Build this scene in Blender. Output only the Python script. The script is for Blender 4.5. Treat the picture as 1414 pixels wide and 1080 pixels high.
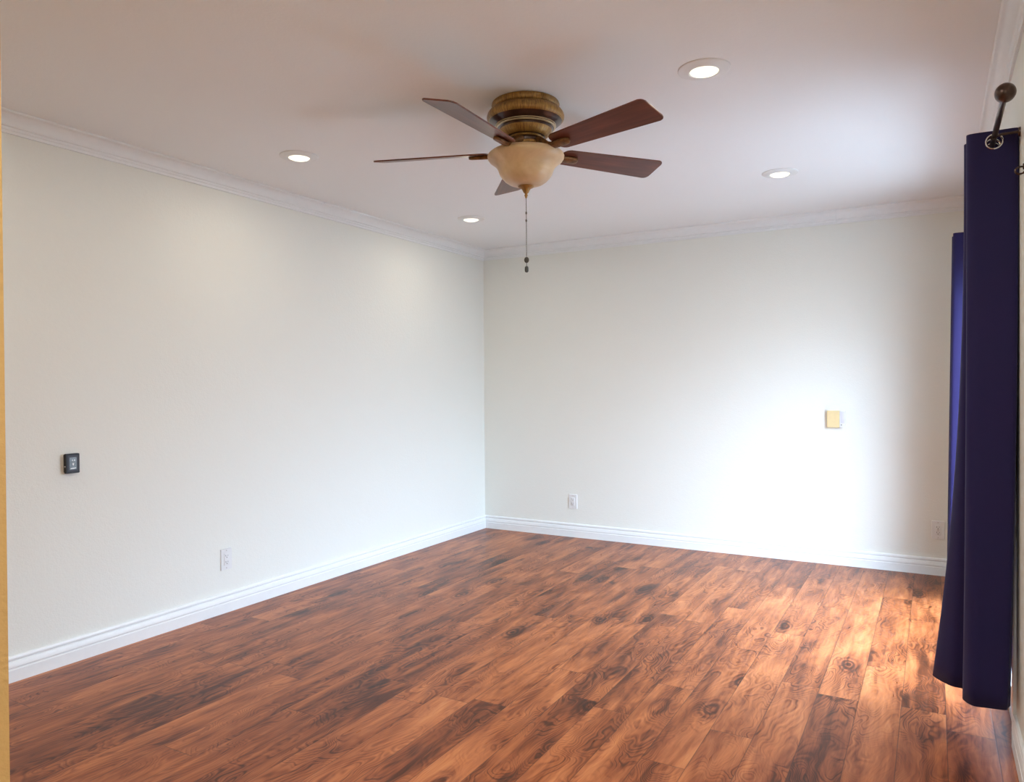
import bpy, bmesh, math, random
from mathutils import Vector, Matrix
random.seed(7)
for o in list(bpy.data.objects): bpy.data.objects.remove(o)
S = bpy.context.scene
C = S.collection
PI = math.pi

# ------------------------------------------------------------------ camera
CAM = Vector((0, 0, 1.262))
yaw, pitch, roll = math.radians(-29.714), math.radians(-.498), math.radians(-.417)
fwd = Vector((math.sin(yaw)*math.cos(pitch), math.cos(yaw)*math.cos(pitch), math.sin(pitch)))
rgt = Vector((math.cos(yaw), -math.sin(yaw), 0)); upv = rgt.cross(fwd)
r2 = math.cos(roll)*rgt + math.sin(roll)*upv
u2 = -math.sin(roll)*rgt + math.cos(roll)*upv
cd = bpy.data.cameras.new('camera'); cam = bpy.data.objects.new('camera', cd); C.objects.link(cam)
cd.sensor_width = 36; cd.lens = 36*1020.35/1414; cd.clip_start = .02
m = Matrix((r2, u2, -fwd)).transposed().to_4x4(); m.translation = CAM
cam.matrix_world = m
S.camera = cam

# ------------------------------------------------------------------ world and light
EXPOSURE = 0.10
SKY = 17.8
SUN = 1.5
GLOW = .05
GLOW_DIR = (.42, -.83, .36)
S.view_settings.view_transform = 'Standard'; S.view_settings.look = 'None'
S.view_settings.gamma = 1; S.view_settings.use_curve_mapping = False
S.view_settings.exposure = EXPOSURE
w = bpy.data.worlds.new('sky'); S.world = w; w.use_nodes = True
wn, wl = w.node_tree.nodes, w.node_tree.links
bg = wn['Background']; bg.inputs['Strength'].default_value = SKY
tc = wn.new('ShaderNodeTexCoord'); sx = wn.new('ShaderNodeSeparateXYZ'); rp = wn.new('ShaderNodeValToRGB')
wl.new(tc.outputs['Generated'], sx.inputs[0]); wl.new(sx.outputs['Z'], rp.inputs[0])
e = rp.color_ramp.elements
e[0].position = 0.02; e[0].color = (.36, .42, .52, 1); e[1].position = .75; e[1].color = (.95, 1.22, 1.55, 1)
q = e.new(.30); q.color = (.86, 1.06, 1.36, 1)      # horizon darkened to dim level light entering the door, bright haze, blue zenith
# hazy bright side of the sky
vd = wn.new('ShaderNodeVectorMath'); vd.operation = 'DOT_PRODUCT'; wl.new(tc.outputs['Generated'], vd.inputs[0])
vd.inputs[1].default_value = Vector(GLOW_DIR).normalized()
mx_ = wn.new('ShaderNodeMath'); mx_.operation = 'MAXIMUM'; mx_.inputs[1].default_value = 0; wl.new(vd.outputs['Value'], mx_.inputs[0])
pw = wn.new('ShaderNodeMath'); pw.operation = 'POWER'; pw.inputs[1].default_value = 8; wl.new(mx_.outputs[0], pw.inputs[0])
ml = wn.new('ShaderNodeMath'); ml.operation = 'MULTIPLY'; ml.inputs[1].default_value = GLOW; wl.new(pw.outputs[0], ml.inputs[0])
ad = wn.new('ShaderNodeMix'); ad.data_type = 'RGBA'; ad.blend_type = 'ADD'; ad.clamp_result = False; ad.clamp_factor = False
wl.new(ml.outputs[0], ad.inputs[0]); wl.new(rp.outputs[0], ad.inputs[6]); ad.inputs[7].default_value = (.80, .90, 1.0, 1)
wl.new(ad.outputs[2], bg.inputs['Color'])
sl = bpy.data.lights.new('sun', 'SUN'); sl.energy = SUN; sl.angle = .01; sl.color = (1, .98, .96)
so_ = bpy.data.objects.new('sun', sl); C.objects.link(so_); so_.rotation_euler = (math.radians(3), math.radians(-3), 0)   # high, from over the house
pl = bpy.data.lights.new('door_portal', 'AREA'); pl.shape = 'RECTANGLE'; pl.size = 1.9; pl.size_y = 2.05
pl.cycles.is_portal = True
po = bpy.data.objects.new('door_portal', pl); C.objects.link(po); po.location = (.36, 4.045, 1.0); po.rotation_euler = (0, PI/2, 0)

DOWNLIGHT_W = 2.6
# lamps of the unseen near half of the room and of the passage
for x_, y_, w_ in ((-.745, 1.15, 21.0), (-2.83, 1.15, 2.5), (-.25, -.75, 26.0)):
    la = bpy.data.lights.new('near_lamp', 'AREA'); la.shape = 'DISK'; la.size = .10; la.energy = w_; la.color = (1, .92, .80)
    lo = bpy.data.objects.new('near_lamp', la); C.objects.link(lo); lo.location = (x_, y_, 2.425)

# ------------------------------------------------------------------ room figures
XL, YB, XR, H = -3.445, 5.542, .246, 2.44
YF = .45                # inner face of the front wall (the jamb beside the camera)
XJ = -.93               # its free end
Y0 = -1.9               # end of the passage behind the camera
WT = .10                # outer wall thickness at the door
DY0, DY1, DZ = 3.12, 4.97, 1.985   # sliding door opening

# ------------------------------------------------------------------ material helpers
def mat(name):
    mt = bpy.data.materials.new(name); mt.use_nodes = True
    nt = mt.node_tree; b = nt.nodes['Principled BSDF']
    return mt, nt, b
class G:
    """tiny node builder"""
    def __init__(s, nt): s.nt = nt
    def n(s, t, **kw):
        x = s.nt.nodes.new(t)
        for k, v in kw.items(): setattr(x, k, v)
        return x
    def put(s, sock, v):
        if isinstance(v, bpy.types.NodeSocket): s.nt.links.new(v, sock)
        elif v is not None: sock.default_value = v
    def m(s, op, a, b=None, c=None, clamp=False):
        x = s.n('ShaderNodeMath', operation=op, use_clamp=clamp)
        s.put(x.inputs[0], a); s.put(x.inputs[1], b)
        if c is not None: s.put(x.inputs[2], c)
        return x.outputs[0]
    def xyz(s, a, b, c):
        x = s.n('ShaderNodeCombineXYZ')
        for i, v in enumerate((a, b, c)): s.put(x.inputs[i], v)
        return x.outputs[0]
    def noise(s, vec, scale, detail=2, rough=.5, dist=0):
        x = s.n('ShaderNodeTexNoise'); s.put(x.inputs['Vector'], vec)
        x.inputs['Scale'].default_value = scale; x.inputs['Detail'].default_value = detail
        x.inputs['Roughness'].default_value = rough; x.inputs['Distortion'].default_value = dist
        return x.outputs['Fac']
    def white(s, *v):
        x = s.n('ShaderNodeTexWhiteNoise', noise_dimensions='3D'); s.put(x.inputs[0], s.xyz(*v)); return x.outputs['Value']
    def ramp(s, f, stops, interp='LINEAR'):
        x = s.n('ShaderNodeValToRGB'); s.put(x.inputs[0], f); el = x.color_ramp.elements
        x.color_ramp.interpolation = interp
        while len(el) < len(stops): el.new(.5)
        for q, (p, c) in zip(el, stops): q.position = p; q.color = (*c, 1) if len(c) == 3 else c
        return x.outputs[0]
    def mix(s, f, a, b, mode='MIX'):
        x = s.n('ShaderNodeMix', data_type='RGBA', blend_type=mode)
        s.put(x.inputs[0], f)
        s.put(x.inputs[6], a if isinstance(a, bpy.types.NodeSocket) else (*a, 1))
        s.put(x.inputs[7], b if isinstance(b, bpy.types.NodeSocket) else (*b, 1))
        return x.outputs[2]
    def rng(s, v, a, b, c, d):
        x = s.n('ShaderNodeMapRange'); s.put(x.inputs[0], v)
        for i, q in enumerate((a, b, c, d)): x.inputs[i+1].default_value = q
        return x.outputs[0]
    def bump(s, h, strength, dist, b):
        x = s.n('ShaderNodeBump'); x.inputs['Strength'].default_value = strength; x.inputs['Distance'].default_value = dist
        s.put(x.inputs['Height'], h); s.nt.links.new(x.outputs[0], b.inputs['Normal'])
    def pos(s):
        x = s.n('ShaderNodeNewGeometry'); return x.outputs['Position']
    def obj(s):
        x = s.n('ShaderNodeTexCoord'); return x.outputs['Object']
    def sep(s, v):
        x = s.n('ShaderNodeSeparateXYZ'); s.put(x.inputs[0], v); return x.outputs

def plain(name, col, rough=.5, metal=0, coat=0, var=.06, vs=30, bump=0, bs=200):
    mt, nt, b = mat(name); g = G(nt)
    f = g.noise(g.obj(), vs, 3)
    c = g.mix(g.rng(f, .3, .7, 0, 1), tuple(x*(1-var) for x in col), tuple(min(1, x*(1+var)) for x in col))
    nt.links.new(c, b.inputs['Base Color'])
    b.inputs['Roughness'].default_value = rough; b.inputs['Metallic'].default_value = metal
    b.inputs['Coat Weight'].default_value = coat
    if bump: g.bump(g.noise(g.obj(), bs, 2), bump, .002, b)
    return mt

def paint(name, col, bump=.25, scale=140):
    mt, nt, b = mat(name); g = G(nt); p = g.pos()
    f = g.noise(p, 1.3, 2)
    c = g.mix(f, tuple(x*.985 for x in col), col)
    nt.links.new(c, b.inputs['Base Color']); b.inputs['Roughness'].default_value = .75
    b.inputs['Specular IOR Level'].default_value = .25
    h = g.m('ADD', g.noise(p, scale, 2, .55), g.m('MULTIPLY', g.noise(p, scale*.35, 1), .7))
    g.bump(h, bump, .004, b)
    return mt
M_wall = paint('off_white_wall_paint', (.845, .88, .84))
M_ceil = paint('white_ceiling_paint', (.89, .92, .94), .12, 90)
M_trim = plain('white_gloss_trim', (.86, .905, .92), .38, var=.01)
M_ochre = paint('ochre_wall_paint', (.62, .40, .16))

def floor_mat():
    mt, nt, b = mat('acacia_plank_floor'); g = G(nt)
    p = g.sep(g.pos()); x, y = p[0], p[1]
    PW, PLN = .1495, 1.21
    fx = g.m('DIVIDE', g.m('SUBTRACT', x, .038), PW)
    i = g.m('FLOOR', fx); ux = g.m('SUBTRACT', fx, i)
    off = g.white(i, 3.3, 1.7)
    fy = g.m('ADD', g.m('DIVIDE', y, PLN), off)
    j = g.m('FLOOR', fy); uy = g.m('SUBTRACT', fy, j)
    idr = g.white(i, j, 9.1); idt = g.white(i, j, 4.4)
    sh = g.m('MULTIPLY', idr, 37.0)
    # large swirls, the grain lines are level curves of a warped field
    warp = g.noise(g.xyz(g.m('MULTIPLY', x, 6.0), g.m('MULTIPLY', y, 3.2), sh), 1.0, 2, .5)
    wv = g.m('MULTIPLY', g.m('SUBTRACT', warp, .5), 1.3)
    field = g.noise(g.xyz(g.m('ADD', g.m('MULTIPLY', x, 6.5), wv), g.m('ADD', g.m('MULTIPLY', y, 2.2), wv), g.m('ADD', sh, 5.0)), 1.0, 1, .4, .15)
    fib = g.noise(g.xyz(g.m('ADD', g.m('MULTIPLY', x, 95.0), g.m('MULTIPLY', wv, 6.0)), g.m('MULTIPLY', y, 5.5), sh), 1.0, 4, .65)
    rings = g.m('POWER', g.m('ADD', g.m('MULTIPLY', g.m('SINE', g.m('ADD', g.m('MULTIPLY', field, 165.0), g.m('MULTIPLY', fib, 3.0))), .5), .5), 3.0)
    fine = g.m('POWER', g.m('ADD', g.m('MULTIPLY', g.m('SINE', g.m('MULTIPLY', field, 310.0)), .5), .5), 2.0)
    lmask = g.rng(g.noise(g.xyz(g.m('MULTIPLY', x, 8.0), g.m('MULTIPLY', y, 3.0), g.m('ADD', sh, 21.0)), 1.0, 2), .38, .62, .15, 1.0)
    tone = g.noise(g.xyz(g.m('MULTIPLY', x, 9.0), g.m('MULTIPLY', y, 2.3), g.m('ADD', sh, 11.0)), 1.0, 3, .55, .5)
    streak = g.noise(g.xyz(g.m('MULTIPLY', x, 26.0), g.m('MULTIPLY', y, 2.0), g.m('ADD', sh, 2.0)), 1.0, 3, .6, .6)
    t = g.m('ADD', g.m('MULTIPLY', tone, .62), g.m('MULTIPLY', idt, .12))
    t = g.m('ADD', t, .115)
    t = g.m('SUBTRACT', t, g.m('MULTIPLY', g.m('MULTIPLY', rings, lmask), .13))
    t = g.m('SUBTRACT', t, g.m('MULTIPLY', g.m('MULTIPLY', fine, lmask), .06))
    t = g.m('ADD', t, g.m('MULTIPLY', g.m('SUBTRACT', fib, .5), .30))
    t = g.m('ADD', t, g.m('MULTIPLY', g.m('SUBTRACT', streak, .5), .42))
    # knots
    vo = g.n('ShaderNodeTexVoronoi'); vo.inputs['Scale'].default_value = 1.0; vo.inputs['Randomness'].default_value = 1
    g.put(vo.inputs['Vector'], g.xyz(g.m('ADD', g.m('MULTIPLY', x, 4.6), g.m('MULTIPLY', wv, .25)), g.m('ADD', g.m('MULTIPLY', y, 2.1), g.m('MULTIPLY', wv, .25)), sh))
    kd = vo.outputs['Distance']
    knot = g.rng(kd, .04, .30, 1, 0)
    keep = g.m('GREATER_THAN', g.sep(vo.outputs['Color'])[0], .35)
    knot = g.m('MULTIPLY', knot, keep)
    kr = g.m('MULTIPLY', g.m('SINE', g.m('MULTIPLY', kd, 70.0)), .12)
    t = g.m('SUBTRACT', t, g.m('MULTIPLY', knot, g.m('ADD', .24, kr)))
    col = g.ramp(t, [(.12, (.030, .008, .003)), (.29, (.100, .025, .008)), (.43, (.27, .075, .023)), (.58, (.46, .152, .050)), (.82, (.67, .285, .11))])
    # seams
    ex = g.m('MULTIPLY', g.m('MINIMUM', ux, g.m('SUBTRACT', 1.0, ux)), PW)
    ey = g.m('MULTIPLY', g.m('MINIMUM', uy, g.m('SUBTRACT', 1.0, uy)), PLN)
    ed = g.m('MINIMUM', ex, ey)
    seam = g.rng(ed, .0006, .0022, 1, 0)
    col = g.mix(g.m('MULTIPLY', seam, .65), col, (.045, .017, .010))
    nt.links.new(col, b.inputs['Base Color'])
    ro = g.rng(fib, .2, .8, .26, .36); nt.links.new(ro, b.inputs['Roughness'])
    b.inputs['Specular IOR Level'].default_value = .2
    hs = g.noise(g.xyz(g.m('MULTIPLY', x, 22.0), g.m('MULTIPLY', y, 5.0), sh), 1.0, 2)
    h = g.m('ADD', g.m('MULTIPLY', hs, .5), g.m('MULTIPLY', fib, .25))
    h = g.m('SUBTRACT', h, g.m('MULTIPLY', g.rng(ed, .0, .0035, 1, 0), .7))
    g.bump(h, .16, .002, b)
    return mt
M_floor = floor_mat()

def gold_mat():
    mt, nt, b = mat('antique_gold_finish'); g = G(nt); o = g.sep(g.obj())
    ang = g.m('ARCTAN2', o[1], o[0])
    f = g.noise(g.xyz(g.m('MULTIPLY', ang, 26.0), 0.0, g.m('MULTIPLY', o[2], 26.0)), 1.0, 4, .7)
    f2 = g.noise(g.obj(), 14, 2)
    t = g.m('ADD', g.m('MULTIPLY', f, .8), g.m('MULTIPLY', f2, .25))
    c = g.ramp(t, [(.34, (.050, .022, .008)), (.47, (.24, .125, .034)), (.60, (.42, .235, .058)), (.78, (.57, .37, .12))])
    nt.links.new(c, b.inputs['Base Color']); b.inputs['Roughness'].default_value = .38; b.inputs['Metallic'].default_value = .35
    g.bump(f, .3, .002, b)
    return mt
M_gold = gold_mat()
M_dark = plain('dark_bronze', (.045, .018, .012), .28, .3, .3, .25, 40)
M_line = plain('rubbed_gold_line', (.55, .45, .28), .35, .5)
M_iron = plain('cast_bronze_bracket', (.17, .080, .026), .38, .4, 0, .45, 60, .4, 150)
def blade_mat():
    mt, nt, b = mat('walnut_blade_veneer'); g = G(nt); o = g.sep(g.obj())
    f = g.noise(g.xyz(g.m('MULTIPLY', o[0], 3.5), g.m('MULTIPLY', o[1], 55.0), o[2]), 1.0, 4, .6, .6)
    f2 = g.noise(g.xyz(g.m('MULTIPLY', o[0], 3.0), g.m('MULTIPLY', o[1], 14.0), 3.0), 1.0, 2, .5, .4)
    t = g.m('ADD', g.m('MULTIPLY', f, .5), g.m('MULTIPLY', f2, .5))
    c = g.ramp(t, [(.3, (.055, .016, .011)), (.5, (.125, .035, .022)), (.7, (.20, .062, .036))])
    nt.links.new(c, b.inputs['Base Color']); b.inputs['Roughness'].default_value = .33
    return mt
M_blade = blade_mat()
def bowl_mat():
    mt, nt, b = mat('tea_stained_glass'); g = G(nt)
    f = g.noise(g.obj(), 9, 3, .5, .8)
    c = g.ramp(f, [(.3, (.52, .36, .19)), (.55, (.64, .47, .28)), (.75, (.73, .58, .39))])
    nt.links.new(c, b.inputs['Base Color']); b.inputs['Roughness'].default_value = .35
    b.inputs['Subsurface Weight'].default_value = .25; b.inputs['Subsurface Radius'].default_value = (.02, .012, .006)
    return mt
M_bowl = bowl_mat()
M_chain = plain('antique_brass_chain', (.13, .12, .11), .35, .8)
M_fob = plain('dark_pewter_fob', (.06, .06, .055), .4, .5)
M_plastic = plain('white_plastic', (.80, .83, .84), .35, var=.01)
M_slot = plain('dark_slot', (.05, .045, .045), .6)
M_screw = plain('painted_screw', (.62, .61, .59), .35, .2)
M_cream = plain('cream_plastic', (.82, .66, .36), .45, var=.03)
M_lilac = plain('pale_lilac_plastic', (.72, .74, .86), .3, var=.02)
M_black = plain('black_plastic', (.007, .008, .014), .5)
M_bezel = plain('dark_grey_plastic', (.03, .033, .048), .45)
M_screen = plain('grey_display', (.17, .22, .25), .2, var=.2, vs=60)
M_mark = plain('pale_display_mark', (.75, .80, .82), .4)
M_chrome = plain('chrome', (.75, .75, .77), .12, 1)
M_rod = plain('oil_rubbed_bronze', (.060, .034, .026), .3, .6, .2, .3, 60)
M_alu = plain('white_door_frame', (.78, .78, .78), .4)
M_patio = plain('patio_concrete', (.25, .245, .235), .85, var=.12, vs=6)
def cloth_mat():
    mt, nt, b = mat('navy_purple_blackout_fabric'); g = G(nt)
    f = g.noise(g.obj(), 420, 2); f2 = g.noise(g.obj(), 5, 2)
    c = g.mix(f2, (.011, .011, .062), (.017, .010, .066))
    c = g.mix(g.m('MULTIPLY', f, .25), c, (.030, .022, .085))
    nt.links.new(c, b.inputs['Base Color']); b.inputs['Roughness'].default_value = .7
    b.inputs['Specular IOR Level'].default_value = .2; b.inputs['Sheen Weight'].default_value = .10; b.inputs['Sheen Tint'].default_value = (.5, .6, 1, 1)
    g.bump(f, .15, .001, b)
    return mt
M_cloth = cloth_mat()
def glass_mat():
    mt = bpy.data.materials.new('clear_door_glass'); mt.use_nodes = True; nt = mt.node_tree; nt.nodes.clear(); g = G(nt)
    out = g.n('ShaderNodeOutputMaterial'); mx = g.n('ShaderNodeMixShader'); tr = g.n('ShaderNodeBsdfTransparent'); gl = g.n('ShaderNodeBsdfGlossy')
    tr.inputs[0].default_value = (.97, .985, .985, 1); gl.inputs['Roughness'].default_value = .01
    lw = g.n('ShaderNodeLayerWeight'); lw.inputs[0].default_value = .5
    nt.links.new(g.m('ADD', g.m('MULTIPLY', g.m('POWER', lw.outputs['Facing'], 5.0), .95), .04), mx.inputs[0]); nt.links.new(tr.outputs[0], mx.inputs[1]); nt.links.new(gl.outputs[0], mx.inputs[2])
    nt.links.new(mx.outputs[0], out.inputs[0]); return mt
M_glass = glass_mat()
def lens_mat():
    mt, nt, b = mat('lit_frosted_lens')
    b.inputs['Base Color'].default_value = (.9, .88, .8, 1)
    b.inputs['Emission Color'].default_value = (1, .93, .70, 1); b.inputs['Emission Strength'].default_value = 1.6
    return mt
M_lens = lens_mat()

# ------------------------------------------------------------------ mesh helpers
def obj(name, bm, mats, parent=None, loc=None, smooth=True, angle=35):
    me = bpy.data.meshes.new(name)
    bmesh.ops.recalc_face_normals(bm, faces=bm.faces)
    bm.to_mesh(me); bm.free()
    for k in (mats if isinstance(mats, (list, tuple)) else [mats]): me.materials.append(k)
    if smooth:
        me.polygons.foreach_set('use_smooth', [True]*len(me.polygons))
        me.set_sharp_from_angle(angle=math.radians(angle))
    o = bpy.data.objects.new(name, me); C.objects.link(o)
    if parent: o.parent = parent
    if loc: o.location = loc
    return o
def box(bm, x0, x1, y0, y1, z0, z1, bev=0, mi=0):
    r = bmesh.ops.create_cube(bm, size=1, matrix=Matrix.Translation(((x0+x1)/2, (y0+y1)/2, (z0+z1)/2)) @ Matrix.Diagonal((x1-x0, y1-y0, z1-z0, 1)))
    vs = r['verts']
    if bev:
        ed = list({e for v in vs for e in v.link_edges})
        rr = bmesh.ops.bevel(bm, geom=ed, offset=bev, segments=2, affect='EDGES', profile=.5)
        fs = rr['faces']
    return bm
def lathe(bm, prof, seg=64, mi=None, cap0=False, cap1=False):
    rings = []
    for r, z in prof:
        if r < 1e-6: rings.append([bm.verts.new((0, 0, z))])
        else: rings.append([bm.verts.new((r*math.cos(2*PI*k/seg), r*math.sin(2*PI*k/seg), z)) for k in range(seg)])
    for a in range(len(rings)-1):
        A, B = rings[a], rings[a+1]
        for k in range(seg):
            k2 = (k+1) % seg
            if len(A) == 1: f = bm.faces.new((A[0], B[k], B[k2]))
            elif len(B) == 1: f = bm.faces.new((A[k], A[k2], B[0]))
            else: f = bm.faces.new((A[k], A[k2], B[k2], B[k]))
            if mi: f.material_index = mi[a]
    if cap0 and len(rings[0]) > 1: bm.faces.new(rings[0])
    if cap1 and len(rings[-1]) > 1: bm.faces.new(rings[-1])
    return bm
def tube(bm, pts, r, seg=12, cap=True):
    pts = [Vector(p) for p in pts]; rings = []
    rr = r if isinstance(r, (list, tuple)) else [r]*len(pts)
    for i, p in enumerate(pts):
        d = (pts[min(i+1, len(pts)-1)] - pts[max(i-1, 0)]).normalized()
        a = d.orthogonal().normalized() if i == 0 else (a - d*a.dot(d)).normalized()
        b = d.cross(a)
        rings.append([bm.verts.new(p + rr[i]*(math.cos(2*PI*k/seg)*a + math.sin(2*PI*k/seg)*b)) for k in range(seg)])
    for A, B in zip(rings, rings[1:]):
        for k in range(seg): bm.faces.new((A[k], A[(k+1) % seg], B[(k+1) % seg], B[k]))
    if cap: bm.faces.new(rings[0]); bm.faces.new(rings[-1])
    return bm
def prism(bm, poly, h0, h1, f):
    """extrude a closed 2D outline from h0 to h1; f(u, v, h) -> point"""
    A = [bm.verts.new(f(u, v, h0)) for u, v in poly]; B = [bm.verts.new(f(u, v, h1)) for u, v in poly]
    n = len(poly)
    for k in range(n): bm.faces.new((A[k], A[(k+1) % n], B[(k+1) % n], B[k]))
    bm.faces.new(A); bm.faces.new(B)
    return bm
def torus(bm, R, r, mtx, seg=40, sub=10):
    rings = []
    for a in range(seg):
        t = 2*PI*a/seg
        rings.append([bm.verts.new(mtx @ Vector(((R+r*math.cos(2*PI*k/sub))*math.cos(t), (R+r*math.cos(2*PI*k/sub))*math.sin(t), r*math.sin(2*PI*k/sub)))) for k in range(sub)])
    for a in range(seg):
        A, B = rings[a], rings[(a+1) % seg]
        for k in range(sub): bm.faces.new((A[k], A[(k+1) % sub], B[(k+1) % sub], B[k]))
def N(): return bmesh.new()
def thing(name, label, cat, loc=(0, 0, 0), group=None, rot=(0, 0, 0)):
    o = bpy.data.objects.new(name, None); C.objects.link(o); o.location = loc; o.rotation_euler = rot
    o.empty_display_size = .05
    o['label'] = label; o['category'] = cat
    if group: o['group'] = group
    return o
def struct(o, label, cat):
    o['kind'] = 'structure'; o['label'] = label; o['category'] = cat; return o

# ------------------------------------------------------------------ room shell
bm = N(); box(bm, XL-.15, XR+WT, Y0-.12, YB+.12, -.12, 0)
struct(obj('floor', bm, M_floor, smooth=False), 'glossy reddish brown wood plank floor with swirling grain', 'floor')
bm = N(); box(bm, XL-.15, XR+WT, Y0-.12, YB+.12, H, H+.12)
struct(obj('ceiling', bm, M_ceil, smooth=False), 'smooth white painted ceiling above the whole room', 'ceiling')
bm = N(); box(bm, XL-.15, XL, Y0-.12, YB+.12, 0, H)
struct(obj('wall_left', bm, M_wall, smooth=False), 'long off white wall on the left with black device', 'wall')
bm = N(); box(bm, XL, XR, YB, YB+.12, 0, H)
struct(obj('wall_back', bm, M_wall, smooth=False), 'off white far wall with the cream box on it', 'wall')
bm = N()
box(bm, XR, XR+WT, Y0-.12, DY0, 0, H); box(bm, XR, XR+WT, DY1, YB+.12, 0, H); box(bm, XR, XR+WT, DY0, DY1, DZ, H)
struct(obj('wall_right', bm, M_wall, smooth=False), 'off white wall at right edge behind the dark curtains', 'wall')
bm = N(); box(bm, XL, XJ, YF-.16, YF, 0, H)
struct(obj('wall_front', bm, M_ochre, smooth=False), 'ochre painted wall end at the left edge of the view', 'wall')
bm = N(); box(bm, XL, XR, Y0-.12, Y0, 0, H)
struct(obj('wall_entry', bm, M_wall, smooth=False), 'plain wall closing the passage behind the viewer', 'wall')

# baseboards and crown: profile (out from wall, height), swept with mitred ends
BASE = [(0, 0), (.015, 0), (.015, .052), (.0125, .055), (.0125, .060), (.0150, .063), (.0150, .066), (.0125, .078), (.0105, .086), (.0065, .089), (.0065, .092), (.0105, .0945), (.0115, .101), (.009, .109), (.004, .112), (0, .112)]
cp = [(0, -.087), (.009, -.087), (.010, -.080), (.0085, -.074), (.012, -.072), (.0145, -.066), (.013, -.060), (.0185, -.057), (.021, -.052)]
for k in range(9):
    t = k/8*PI/2
    cp.append((.021 + .028*(1-math.cos(t)), -.052 + .041*math.sin(t)))
cp += [(.056, -.010), (.061, -.006), (.061, 0), (0, 0)]
def moulding(name, prof, wall, a, b, z, ma=True, mb=True, flip=False):
    bm = N()
    def P(u, v, s): return (wall[1]+wall[2]*u, s, z+v) if wall[0] == 'x' else (s, wall[1]+wall[2]*u, z+v)
    A = [bm.verts.new(P(u, v, a + (u if ma else 0))) for u, v in prof]
    B = [bm.verts.new(P(u, v, b - (u if mb else 0))) for u, v in prof]
    n = len(prof)
    for k in range(n): bm.faces.new((A[k], A[(k+1) % n], B[(k+1) % n], B[k]))
    bm.faces.new(A); bm.faces.new(B)
    return obj(name, bm, M_trim, angle=25)
def base(name, lab, *a): struct(moulding(name, BASE, *a), lab, 'baseboard')
base('baseboard_left', 'white moulded baseboard along the left wall', ('x', XL, 1), YF, YB, 0)
base('baseboard_back', 'white moulded baseboard along the far wall', ('y', YB, -1), XL, XR, 0)
base('baseboard_right', 'white baseboard at lower right under the dark curtain', ('x', XR, -1), Y0, DY0-.062, 0, True, False)
struct(moulding('trim_1', cp, ('x', XL, 1), YF, YB, H), 'white crown moulding along the top of left wall', 'crown moulding')
o = struct(moulding('trim_2', cp, ('y', YB, -1), XL, -.581, H, True, False), 'white crown moulding along the far wall, left of its joint', 'crown moulding')
cp2 = [(u+.0012 if 0 < u else u, v-.0012 if v < -.01 else v) for u, v in cp]
struct(moulding('trim_3', cp2, ('y', YB, -1), -.5795, XR, H, False, True), 'white crown moulding on the far wall, right of its joint', 'crown moulding')
struct(moulding('trim_4', cp, ('x', XR, -1), Y0, YB, H), 'white crown moulding along the top of right wall', 'crown moulding')
# flat casing round the door opening
bm = N()
for y0, y1, z0, z1 in ((DY0-.055, DY0, 0, DZ+.055), (DY1, DY1+.055, 0, DZ+.055), (DY0, DY1, DZ, DZ+.055)):
    box(bm, XR-.010, XR, y0, y1, z0, z1)
struct(obj('trim_5', bm, M_trim, smooth=False), 'white flat casing around the glass door behind the curtains', 'door casing')

# sliding glass door
d = bpy.data.objects.new('door_1', None); C.objects.link(d); d.location = (XR+WT/2, (DY0+DY1)/2, 0)
struct(d, 'sliding glass door between the two dark curtains', 'door')
hw = (DY1-DY0)/2
bm = N()
box(bm, -.048, .048, -hw, -hw+.035, 0, DZ); box(bm, -.048, .048, hw-.035, hw, 0, DZ)
box(bm, -.048, .048, -hw+.035, hw-.035, DZ-.035, DZ); box(bm, -.048, .048, -hw+.035, hw-.035, 0, .025)
obj('door_frame', bm, M_alu, d, smooth=False)
for xc, ya, yb in ((-.025, -hw+.036, .03), (.025, -.03, hw-.036)):
    bm = N(); z0, z1 = .027, DZ-.037
    box(bm, xc-.018, xc+.018, ya, ya+.055, z0, z1); box(bm, xc-.018, xc+.018, yb-.055, yb, z0, z1)
    box(bm, xc-.018, xc+.018, ya+.055, yb-.055, z1-.06, z1); box(bm, xc-.018, xc+.018, ya+.055, yb-.055, z0, z0+.08)
    s = obj('door_panel', bm, M_alu, d, smooth=False)
    bm = N(); box(bm, xc-.003, xc+.003, ya+.05, yb-.05, z0+.075, z1-.055); obj('door_glass', bm, M_glass, s, smooth=False)
    if xc < 0:
        bm = N(); box(bm, xc-.045, xc-.018, ya+.018, ya+.04, .95, 1.15, .005); obj('door_handle', bm, M_alu, s)
bm = N(); box(bm, XR+WT, 2.3, -3, 12, -.17, -.05)
struct(obj('ground', bm, M_patio, smooth=False), 'unseen concrete patio added outside the glass door to bounce light', 'patio')  # unseen slab, added to bounce daylight up through the door

bm = N(); box(bm, 2.3, 14, -6, 16, -.17, -.06)
struct(obj('yard', bm, plain('added_dark_ground', (.07, .062, .055), .95, var=.4, vs=12), smooth=False), 'unseen dark ground added beyond the patio to cut bounced light', 'yard')  # unseen dark ground, added to weaken low bounce onto the left wall

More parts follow.
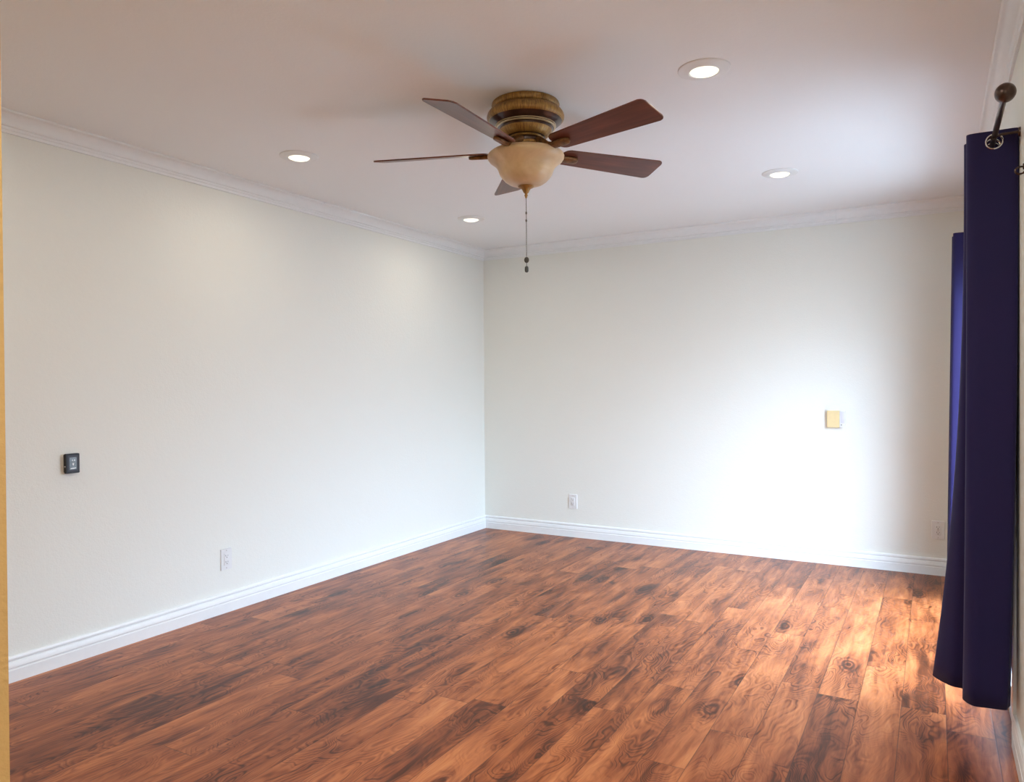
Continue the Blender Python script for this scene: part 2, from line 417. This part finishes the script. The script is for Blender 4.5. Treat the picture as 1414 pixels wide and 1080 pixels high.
# ------------------------------------------------------------------ ceiling fan
FX, FY = -1.484, 2.732
fan = thing('ceiling_fan', 'dark wood five blade ceiling fan with amber glass bowl in mid ceiling', 'ceiling fan', (FX, FY, H))
def L(name, prof, m_, parent=fan, mi=None, seg=72, **k):
    bm = N(); lathe(bm, [(r, z-H) for r, z in prof], seg, mi, **k); return obj(name, bm, m_, parent, angle=40)
L('ceiling_canopy', [(0, 2.4395), (.134, 2.4395), (.140, 2.437), (.1425, 2.430), (.1415, 2.420), (.138, 2.414), (.134, 2.411), (0, 2.411)], [M_gold])
motor = L('motor_housing', [(0, 2.411), (.136, 2.411), (.143, 2.409), (.152, 2.402), (.159, 2.392), (.1625, 2.381), (.161, 2.371), (.156, 2.365),
   (.152, 2.363), (.146, 2.357), (.139, 2.352), (.131, 2.348), (.127, 2.346),
   (.128, 2.344), (.128, 2.3415), (.124, 2.340), (.124, 2.3385), (.1255, 2.337), (.1245, 2.3345), (.119, 2.333),
   (.112, 2.331), (.110, 2.325), (.106, 2.316), (.098, 2.306), (.090, 2.300), (.082, 2.297), (0, 2.297)], [M_gold, M_dark, M_line],
   mi=[0]*8+[1]*5+[2, 2, 1, 1, 2, 2, 1]+[1]+[0]*4+[1]*2)
L('flywheel_hub', [(0, 2.298), (.070, 2.298), (.074, 2.294), (.070, 2.288), (.062, 2.284), (.060, 2.274), (.066, 2.270), (.066, 2.262), (.058, 2.258), (.052, 2.252), (.052, 2.247), (0, 2.247)], [M_gold, M_dark],
  mi=[0, 0, 0, 1, 1, 0, 0, 0, 1, 1, 0])
bowl = L('light_bowl', [(.050, 2.2455), (.090, 2.244), (.125, 2.240), (.146, 2.233), (.157, 2.225), (.1615, 2.217), (.160, 2.209), (.153, 2.199), (.139, 2.189), (.127, 2.178), (.1195, 2.167), (.1145, 2.155), (.110, 2.142), (.101, 2.129), (.089, 2.116), (.073, 2.105), (.053, 2.098), (.028, 2.094), (0, 2.093),
   ], M_bowl)
L('finial', [(0, 2.0965), (.030, 2.0955), (.034, 2.092), (.030, 2.088), (.021, 2.084), (.016, 2.078), (.013, 2.071), (.010, 2.066), (.006, 2.063), (.0055, 2.059), (.008, 2.056), (.0055, 2.052), (.0035, 2.044), (0, 2.043)], M_gold, bowl, seg=32)
chain = None
bm = N()
z = 2.043
tube(bm, [(0, 0, 2.046-H), (.001, 0, 1.95-H), (0, 0, 1.798-H)], .0011, 8)
k = 0
while z > 1.80:
    bmesh.ops.create_icosphere(bm, subdivisions=1, radius=.0021, matrix=Matrix.Translation((0, 0, z-H))); z -= .0048
for zz in (1.982, 1.950):
    bmesh.ops.create_icosphere(bm, subdivisions=2, radius=.0048, matrix=Matrix.Translation((0, 0, zz-H)) @ Matrix.Diagonal((.8, .8, 1.4, 1)))
chain = obj('pull_chain', bm, M_chain, fan)
bm = N()
rot = Matrix.Rotation(math.radians(-29.7), 4, 'Z')
prof = [(0, -.0035), (.007, -.0035), (.0100, -.002), (.0105, 0), (.0100, .002), (.007, .0035), (0, .0035)]
lathe(bm, prof, 28); bmesh.ops.transform(bm, verts=bm.verts, matrix=Matrix.Translation((0, 0, 1.785-H)) @ Matrix.Rotation(math.radians(12), 4, 'Z') @ Matrix.Diagonal((1, 1, 1.2, 1)) @ Matrix.Rotation(PI/2, 4, 'X'))
obj('pull_fob', bm, M_fob, chain)
bm = N()
lathe(bm, [(0, 1.774-H), (.0012, 1.774-H), (.0012, 1.760-H), (.004, 1.759-H), (.0075, 1.755-H), (.0082, 1.746-H), (.0078, 1.737-H), (.004, 1.733-H), (0, 1.733-H)], 24)
obj('pull_fob', bm, M_fob, chain)

# blades
def rounded(poly, rad, n=6):
    out = []
    m_ = len(poly)
    for i in range(m_):
        p, a, b = Vector(poly[i]), Vector(poly[i-1]), Vector(poly[(i+1) % m_])
        r = rad[i]
        if r == 0: out.append(tuple(p)); continue
        da, db = (a-p).normalized(), (b-p).normalized()
        th = da.angle(db); t = r/math.tan(th/2)
        p0, p1 = p+da*t, p+db*t
        c = p + (da+db).normalized()*(r/math.sin(th/2))
        a0 = math.atan2(p0.y-c.y, p0.x-c.x); a1 = math.atan2(p1.y-c.y, p1.x-c.x)
        dd = (a1-a0+PI) % (2*PI) - PI
        for k in range(n+1): out.append((c.x+r*math.cos(a0+dd*k/n), c.y+r*math.sin(a0+dd*k/n)))
    return out
BZ = 2.238-H
outline = rounded([(.165, -.052), (.655, -.073), (.655, .073), (.165, .052)], [.03, .022, .022, .03])
def make_blade(ang):
    bm = N()
    prism(bm, outline, -.003, .003, lambda u, v, h: (u, v, h))
    bmesh.ops.bevel(bm, geom=[e for e in bm.edges if abs(e.verts[0].co.z-e.verts[1].co.z) < 1e-5], offset=.0012, segments=1, affect='EDGES')
    b = obj('blade', bm, M_blade, fan, (0, 0, BZ), angle=30)
    b.rotation_euler = (Matrix.Rotation(ang, 3, 'Z') @ Matrix.Rotation(math.radians(-14.8), 3, 'X')).to_euler()
    # cast arm: rises from the hub, flat paddle under the blade
    bm = N()
    sec = [(.060, .036, .014, .016), (.085, .030, .015, .014), (.110, .016, .015, .012), (.135, -.002, .016, .011), (.160, -.011, .018, .009), (.19, -.0115, .020, .0085), (.215, -.0115, .021, .008), (.235, -.0115, .019, .0075), (.244, -.0108, .012, .0065), (.247, -.010, .004, .005)]
    rings = []
    for x_, z_, hw_, ht_ in sec:
        rr = []
        for k in range(16):
            t = 2*PI*k/16
            cx_, cz_ = math.cos(t), math.sin(t)
            rr.append(bm.verts.new((x_, hw_*math.copysign(abs(cx_)**.6, cx_), z_ + ht_*math.copysign(abs(cz_)**.6, cz_))))
        rings.append(rr)
    for A, B in zip(rings, rings[1:]):
        for k in range(16): bm.faces.new((A[k], A[(k+1) % 16], B[(k+1) % 16], B[k]))
    bm.faces.new(rings[0]); bm.faces.new(rings[-1])
    iron = obj('blade_iron', bm, M_iron, b, angle=50)
    for x_, y_ in ((.18, 0), (.225, 0)):
        bm = N(); lathe(bm, [(0, 0), (.004, 0), (.0055, .0015), (.0055, .003), (0, .003)], 14)
        bmesh.ops.transform(bm, verts=bm.verts, matrix=Matrix.Translation((x_, y_, -.0225)))
    return b
for k in range(5):
    make_blade(math.radians(29.714 - 3.04 - 44 + 72*k))

# ------------------------------------------------------------------ recessed lights
def downlight(x, y, label):
    t = thing('recessed_light', label, 'recessed light', (x, y, H), 'recessed ceiling lights')
    bm = N(); lathe(bm, [(.052, 0), (.097, 0), (.0965, -.003), (.093, -.005), (.086, -.0055), (.070, -.009), (.060, -.012), (.054, -.012), (.052, -.010), (.052, 0)], 56)
    obj('trim_ring', bm, M_plastic, t, angle=50)
    bm = N(); lathe(bm, [(0, -.021), (.020, -.0205), (.036, -.018), (.047, -.0135), (.0515, -.008), (.0515, -.001), (0, -.001)], 48)
    obj('lens', bm, M_lens, t)
    la = bpy.data.lights.new('lamp_glow', 'AREA'); la.shape = 'DISK'; la.size = .07; la.energy = DOWNLIGHT_W; la.color = (1, .86, .66)
    lo = bpy.data.objects.new('lamp_glow', la); C.objects.link(lo); lo.parent = t; lo.location = (0, 0, -.0235)
for x, y, lab in ((-.745, 2.777, 'lit recessed ceiling light right of the fan, nearest and largest'),
                  (-.748, 4.362, 'lit recessed ceiling light near the curtain, far right of ceiling'),
                  (-2.82, 2.760, 'lit recessed ceiling light left of the fan, above left wall'),
                  (-2.842, 4.415, 'lit recessed ceiling light below the fan in view, by far left corner')):
    downlight(x, y, lab)

# ------------------------------------------------------------------ wall plates
def decora(name, label, loc, rz, group=None, kind='duplex', screws=True):
    """front faces local -Y, plate centre at the origin on the wall"""
    t = thing(name, label, 'outlet', loc, group, (0, 0, rz))
    bm = N(); W_, H_ = .0375, .060
    prism(bm, rounded([(-W_, -H_), (W_, -H_), (W_, H_), (-W_, H_)], [.004]*4, 4), 0, -.0065, lambda u, v, h: (u*(1 if h == 0 else .955), h, v*(1 if h == 0 else .972)))
    obj('plate', bm, M_plastic, t, angle=30)
    bm = N(); box(bm, -.0168, .0168, -.0095, -.0062, -.0335, .0335, .0012)
    rc = obj('receptacle', bm, M_plastic, t)
    bm = N()
    if kind != 'blank':
        for s in (-1, 1):
            zc = s*.0175
            box(bm, -.0082, -.0060, -.0100, -.0092, zc-.001, zc+.0075); box(bm, .0060, .0078, -.0100, -.0092, zc, zc+.0065)
            lathe_pts = [(.0026*math.cos(2*PI*k/12), .0026*math.sin(2*PI*k/12)) for k in range(12)]
            prism(bm, lathe_pts, -.0100, -.0092, lambda u, v, h: (u, h, v+zc-.0068))
        obj('slots', bm, M_slot, rc, smooth=False)
        if kind == 'gfci':
            for zc in (-.0035, .0035):
                bm = N(); box(bm, -.006, .006, -.0112, -.0094, zc-.0025, zc+.0025, .0006); obj('test_button', bm, M_screw, rc)
    else: bm.free()
    if screws:
        for s in (-1, 1):
            bm = N(); lathe(bm, [(0, 0), (.0032, 0), (.003, .0012), (0, .0014)], 14)
            bmesh.ops.transform(bm, verts=bm.verts, matrix=Matrix.Translation((0, -.0064, s*.0485)) @ Matrix.Rotation(PI/2, 4, 'X'))
            obj('screw', bm, M_screw, t)
    return t
decora('wall_outlet', 'white double outlet plate low on the left wall above baseboard', (XL, 2.789, .297), PI/2, 'wall outlets')
decora('wall_outlet', 'white outlet plate low on the far wall near the left corner', (-2.588, YB, .293), 0, 'wall outlets')
decora('wall_outlet', 'white outlet plate with buttons low on far wall beside the curtain', (.023, YB, .295), 0, 'wall outlets', 'gfci')

# black wall device
t = thing('wall_remote', 'small black wall device with grey display on the left wall', 'wall control', (XL, 1.936, .916), None, (0, 0, PI/2))
bm = N(); prism(bm, rounded([(-.028, -.042), (.028, -.042), (.028, .042), (-.028, .042)], [.004]*4, 4), 0, -.010, lambda u, v, h: (u, h, v))
obj('wall_cradle', bm, M_black, t)
bm = N(); prism(bm, rounded([(-.030, -.045), (.030, -.045), (.030, .045), (-.030, .045)], [.005]*4, 5), -.010, -.026, lambda u, v, h: (u, h, v))
box(bm, -.032, .032, -.024, -.012, -.044, -.036, .002)
bmesh.ops.bevel(bm, geom=[e for e in bm.edges if e.calc_length() > .03 and abs(e.verts[0].co.y+.026) < 1e-4 and abs(e.verts[1].co.y+.026) < 1e-4], offset=.0015, segments=2, affect='EDGES')
bd = obj('body', bm, M_black, t)
bm = N(); prism(bm, rounded([(-.023, -.036), (.023, -.036), (.023, .037), (-.023, .037)], [.002]*4, 3), -.026, -.0268, lambda u, v, h: (u, h, v)); obj('bezel', bm, M_bezel, bd, smooth=False)
bm = N(); prism(bm, [(-.016, -.028), (.016, -.028), (.016, .028), (-.016, .028)], -.0268, -.0273, lambda u, v, h: (u, h, v)); sc = obj('display', bm, M_screen, bd, smooth=False)
bm = N()
for poly in ([(-.004, .001), (.005, .001), (.003, -.006), (.0005, -.011), (-.002, -.006)], [(-.005, .018), (-.002, .018), (-.002, .011), (-.005, .011)], [(-.012, -.021), (.013, -.019), (.013, -.023), (.004, -.0245), (-.012, -.0245)], [(.003, .017), (.009, .017), (.009, .012), (.003, .012)][:4]):
    prism(bm, poly, -.0273, -.0276, lambda u, v, h: (u, h, v))
obj('display_mark', bm, M_mark, sc, smooth=False)
bm = N(); box(bm, -.0325, -.0295, -.021, -.015, -.016, -.010, .001); obj('side_button', bm, M_chrome, bd)

# cream and white box on the far wall
t = thing('wall_thermostat', 'cream and white two part control box on the far wall', 'wall control', (-.581, YB, 1.008))
bm = N(); prism(bm, rounded([(-.060, -.058), (.018, -.058), (.018, .058), (-.060, .058)], [.003]*4, 3), 0, -.028, lambda u, v, h: (u, h, v))
bmesh.ops.bevel(bm, geom=[e for e in bm.edges if abs(e.verts[0].co.y+.028) < 1e-5 and abs(e.verts[1].co.y+.028) < 1e-5], offset=.002, segments=2, affect='EDGES')
obj('cover', bm, M_cream, t)
bm = N(); prism(bm, rounded([(.0195, -.058), (.042, -.058), (.060, -.046), (.060, .058), (.0195, .058)], [.002, .004, .004, .003, .002], 3), 0, -.022, lambda u, v, h: (u, h, v))
wp = obj('control_panel', bm, M_plastic, t)
bm = N(); box(bm, .0255, .0525, -.0232, -.0218, -.028, .052, .0008); obj('slider_panel', bm, M_lilac, wp)
bm = N(); box(bm, .0265, .0345, -.0245, -.0218, -.042, -.037, .0008); obj('lever', bm, M_slot, wp)

# ------------------------------------------------------------------ curtain rod and curtains
RX, RZ = .176, 2.070
rod = thing('curtain_rod', 'dark bronze curtain rod with ball finial on the right wall', 'curtain rod', (RX, 2.498, RZ))
bm = N(); tube(bm, [(0, .010, 0), (0, 1.5, 0), (0, 2.86, 0)], .0085, 20); obj('pole', bm, M_rod, rod)
for yy, s in ((0, 1), (2.87, -1)):
    bm = N()
    lathe(bm, [(0, -.031), (.010, -.030), (.0185, -.025), (.0245, -.016), (.0265, -.006), (.0258, .004), (.021, .013), (.014, .018), (.0105, .020), (.0105, .024), (.0125, .026), (.0125, .031), (.010, .033), (0, .033)], 32)
    bmesh.ops.transform(bm, verts=bm.verts, matrix=Matrix.Translation((0, yy, 0)) @ Matrix.Rotation(-s*PI/2, 4, 'X'))
    obj('finial', bm, M_rod, rod)
for yy in (2.905-2.498, 5.30-2.498):
    bm = N(); dx = XR-RX
    tube(bm, [(dx-.003, yy, .0), (.02, yy, .0), (.004, yy, -.004), (-.004, yy, -.0125), (-.012, yy, -.006)], .0045, 10)
    bmesh.ops.create_cone(bm, cap_ends=True, segments=24, radius1=.016, radius2=.014, depth=.006, matrix=Matrix.Translation((dx-.003, yy, 0)) @ Matrix.Rotation(-PI/2, 4, 'Y'))
    obj('bracket', bm, M_rod, rod)

def catmull(P, n):
    P = [Vector(p) for p in P]; out = []
    Q = [P[0]*2-P[1]] + P + [P[-1]*2-P[-2]]
    for i in range(1, len(Q)-2):
        for k in range(n):
            t = k/n; a, b, c, d_ = Q[i-1], Q[i], Q[i+1], Q[i+2]
            out.append(.5*((2*b) + (c-a)*t + (2*a-5*b+4*c-d_)*t*t + (3*b-a-3*c+d_)*t**3))
    out.append(P[-1]); return out
def curtain(name, label, top, bot, ztop, zbot, cross, group, flare=1.7, lag=None, sub=10):
    """top / bot: matching plan control points (x, y); the cloth runs between them; cross: indices of segments the rod passes"""
    base_ = (sum(p[0] for p in top)/len(top), sum(p[1] for p in top)/len(top), zbot)
    t = thing(name, label, 'curtain', base_, group)
    T, B = catmull([(*p, 0) for p in top], sub), catmull([(*p, 0) for p in bot], sub)
    zs = [ztop - .006*k for k in range(20)]
    zz = zs[-1]
    nlev = 30
    zs += [zz + (zbot-zz)*k/nlev for k in range(1, nlev+1)]
    # where the rod line x = RX meets the cloth at the top
    holes = []
    for i in range(len(T)-1):
        a, b = T[i], T[i+1]
        if (a.x-RX)*(b.x-RX) < 0:
            f = (RX-a.x)/(b.x-a.x); p = a.lerp(b, f); holes.append((p, (b-a).normalized()))
    zc = RZ - .0135
    bm = N(); grid = []
    for z_ in zs:
        v = (ztop-z_)/(ztop-zbot); w_ = v**flare; row = []
        for i in range(len(T)):
            p = T[i].lerp(B[i], w_)
            row.append(bm.verts.new((p.x-base_[0], p.y-base_[1], z_-base_[2])))
        grid.append(row)
    for a in range(len(zs)-1):
        for i in range(len(T)-1):
            c = (grid[a][i].co + grid[a+1][i+1].co)/2 + Vector(base_)
            if any(((c.xy-h.xy).length**2 + (c.z-zc)**2) < .0225**2 and abs((c.xy-h.xy).dot(Vector((dr.y, -dr.x)))) < .012 for h, dr in holes): continue
            bm.faces.new((grid[a][i], grid[a][i+1], grid[a+1][i+1], grid[a+1][i]))
    cl = obj('fabric_panel', bm, M_cloth, t, angle=80)
    so = cl.modifiers.new('thickness', 'SOLIDIFY'); so.thickness = .0022; so.offset = 0
    for h, dr in holes:
        bm = N()
        nrm = Vector((-dr.y, dr.x, 0)); up = Vector((0, 0, 1))
        mx = Matrix((dr, up, nrm)).transposed().to_4x4(); mx.translation = Vector((h.x, h.y, zc)) - Vector(base_)
        torus(bm, .0235, .0032, mx)
        obj('grommet', bm, M_chrome, t)
    return t, base_
# plan path: face towards the viewer first, then pleats stacked behind it
topn = [(.2415, 2.962), (.243, 2.940), (.232, 2.930), (.176, 2.930), (.122, 2.928), (.102, 2.934), (.100, 2.952), (.120, 2.966), (.176, 2.986), (.222, 3.000), (.236, 3.018), (.222, 3.034), (.176, 3.040),
        (.118, 3.034), (.097, 3.046), (.100, 3.068), (.130, 3.084), (.176, 3.100), (.222, 3.112), (.230, 3.130), (.215, 3.146), (.176, 3.156), (.120, 3.160), (.102, 3.176), (.110, 3.196), (.176, 3.214), (.222, 3.224), (.226, 3.246), (.176, 3.262), (.130, 3.268), (.112, 3.29)]
botn = [(.222, 2.990), (.213, 2.962), (.205, 2.942), (.160, 2.934), (.116, 2.929), (.091, 2.960), (.086, 2.990), (.104, 3.006), (.140, 3.018), (.185, 3.030), (.200, 3.046), (.190, 3.062), (.150, 3.074),
        (.086, 3.078), (.046, 3.090), (-.004, 3.160), (.020, 3.190), (.110, 3.196), (.185, 3.200), (.205, 3.215), (.190, 3.232), (.140, 3.246), (.070, 3.262), (.045, 3.284), (.070, 3.305), (.140, 3.318), (.190, 3.326), (.200, 3.346), (.150, 3.362), (.100, 3.368), (.070, 3.39)]
near, nb = curtain('curtain', 'near dark purple curtain hanging at the right edge, largest panel', topn, botn, 2.092, .165, None, 'door curtains', 2.2)
bm = N(); box(bm, .214-nb[0]-.0012, .214-nb[0]+.0012, 2.955-nb[1], 2.975-nb[1], .225-nb[2], .262-nb[2]); tg = obj('care_tag', bm, M_mark, near, smooth=False); tg['label'] = 'small white care tag'
yo = 4.872-2.930
topf = [(x, y+yo) for x, y in topn]
botf = [(x+(-.03 if x < .15 else -.004), y+yo) for x, y in topn]
curtain('curtain', 'far blue curtain panel beyond the near one, beside far wall', topf, botf, 2.10, .14, None, 'door curtains', 1.0)

# wall hook beside the curtain, at the edge of the view
t = thing('wall_hook', 'small dark metal hook on right wall beside curtain top', 'hook', (XR, 2.775, 1.925))
bm = N(); bmesh.ops.create_cone(bm, cap_ends=True, segments=24, radius1=.011, radius2=.009, depth=.005, matrix=Matrix.Translation((-.0025, 0, 0)) @ Matrix.Rotation(-PI/2, 4, 'Y')); obj('base_plate', bm, M_rod, t)
bm = N(); tube(bm, [(-.005, 0, 0), (-.012, 0, 0)]+[(-.012-.013*math.sin(a), 0, -.011+.011*math.cos(a)) for a in [k*PI*1.35/12 for k in range(1, 13)]], .003, 10); obj('hook_arm', bm, M_rod, t)
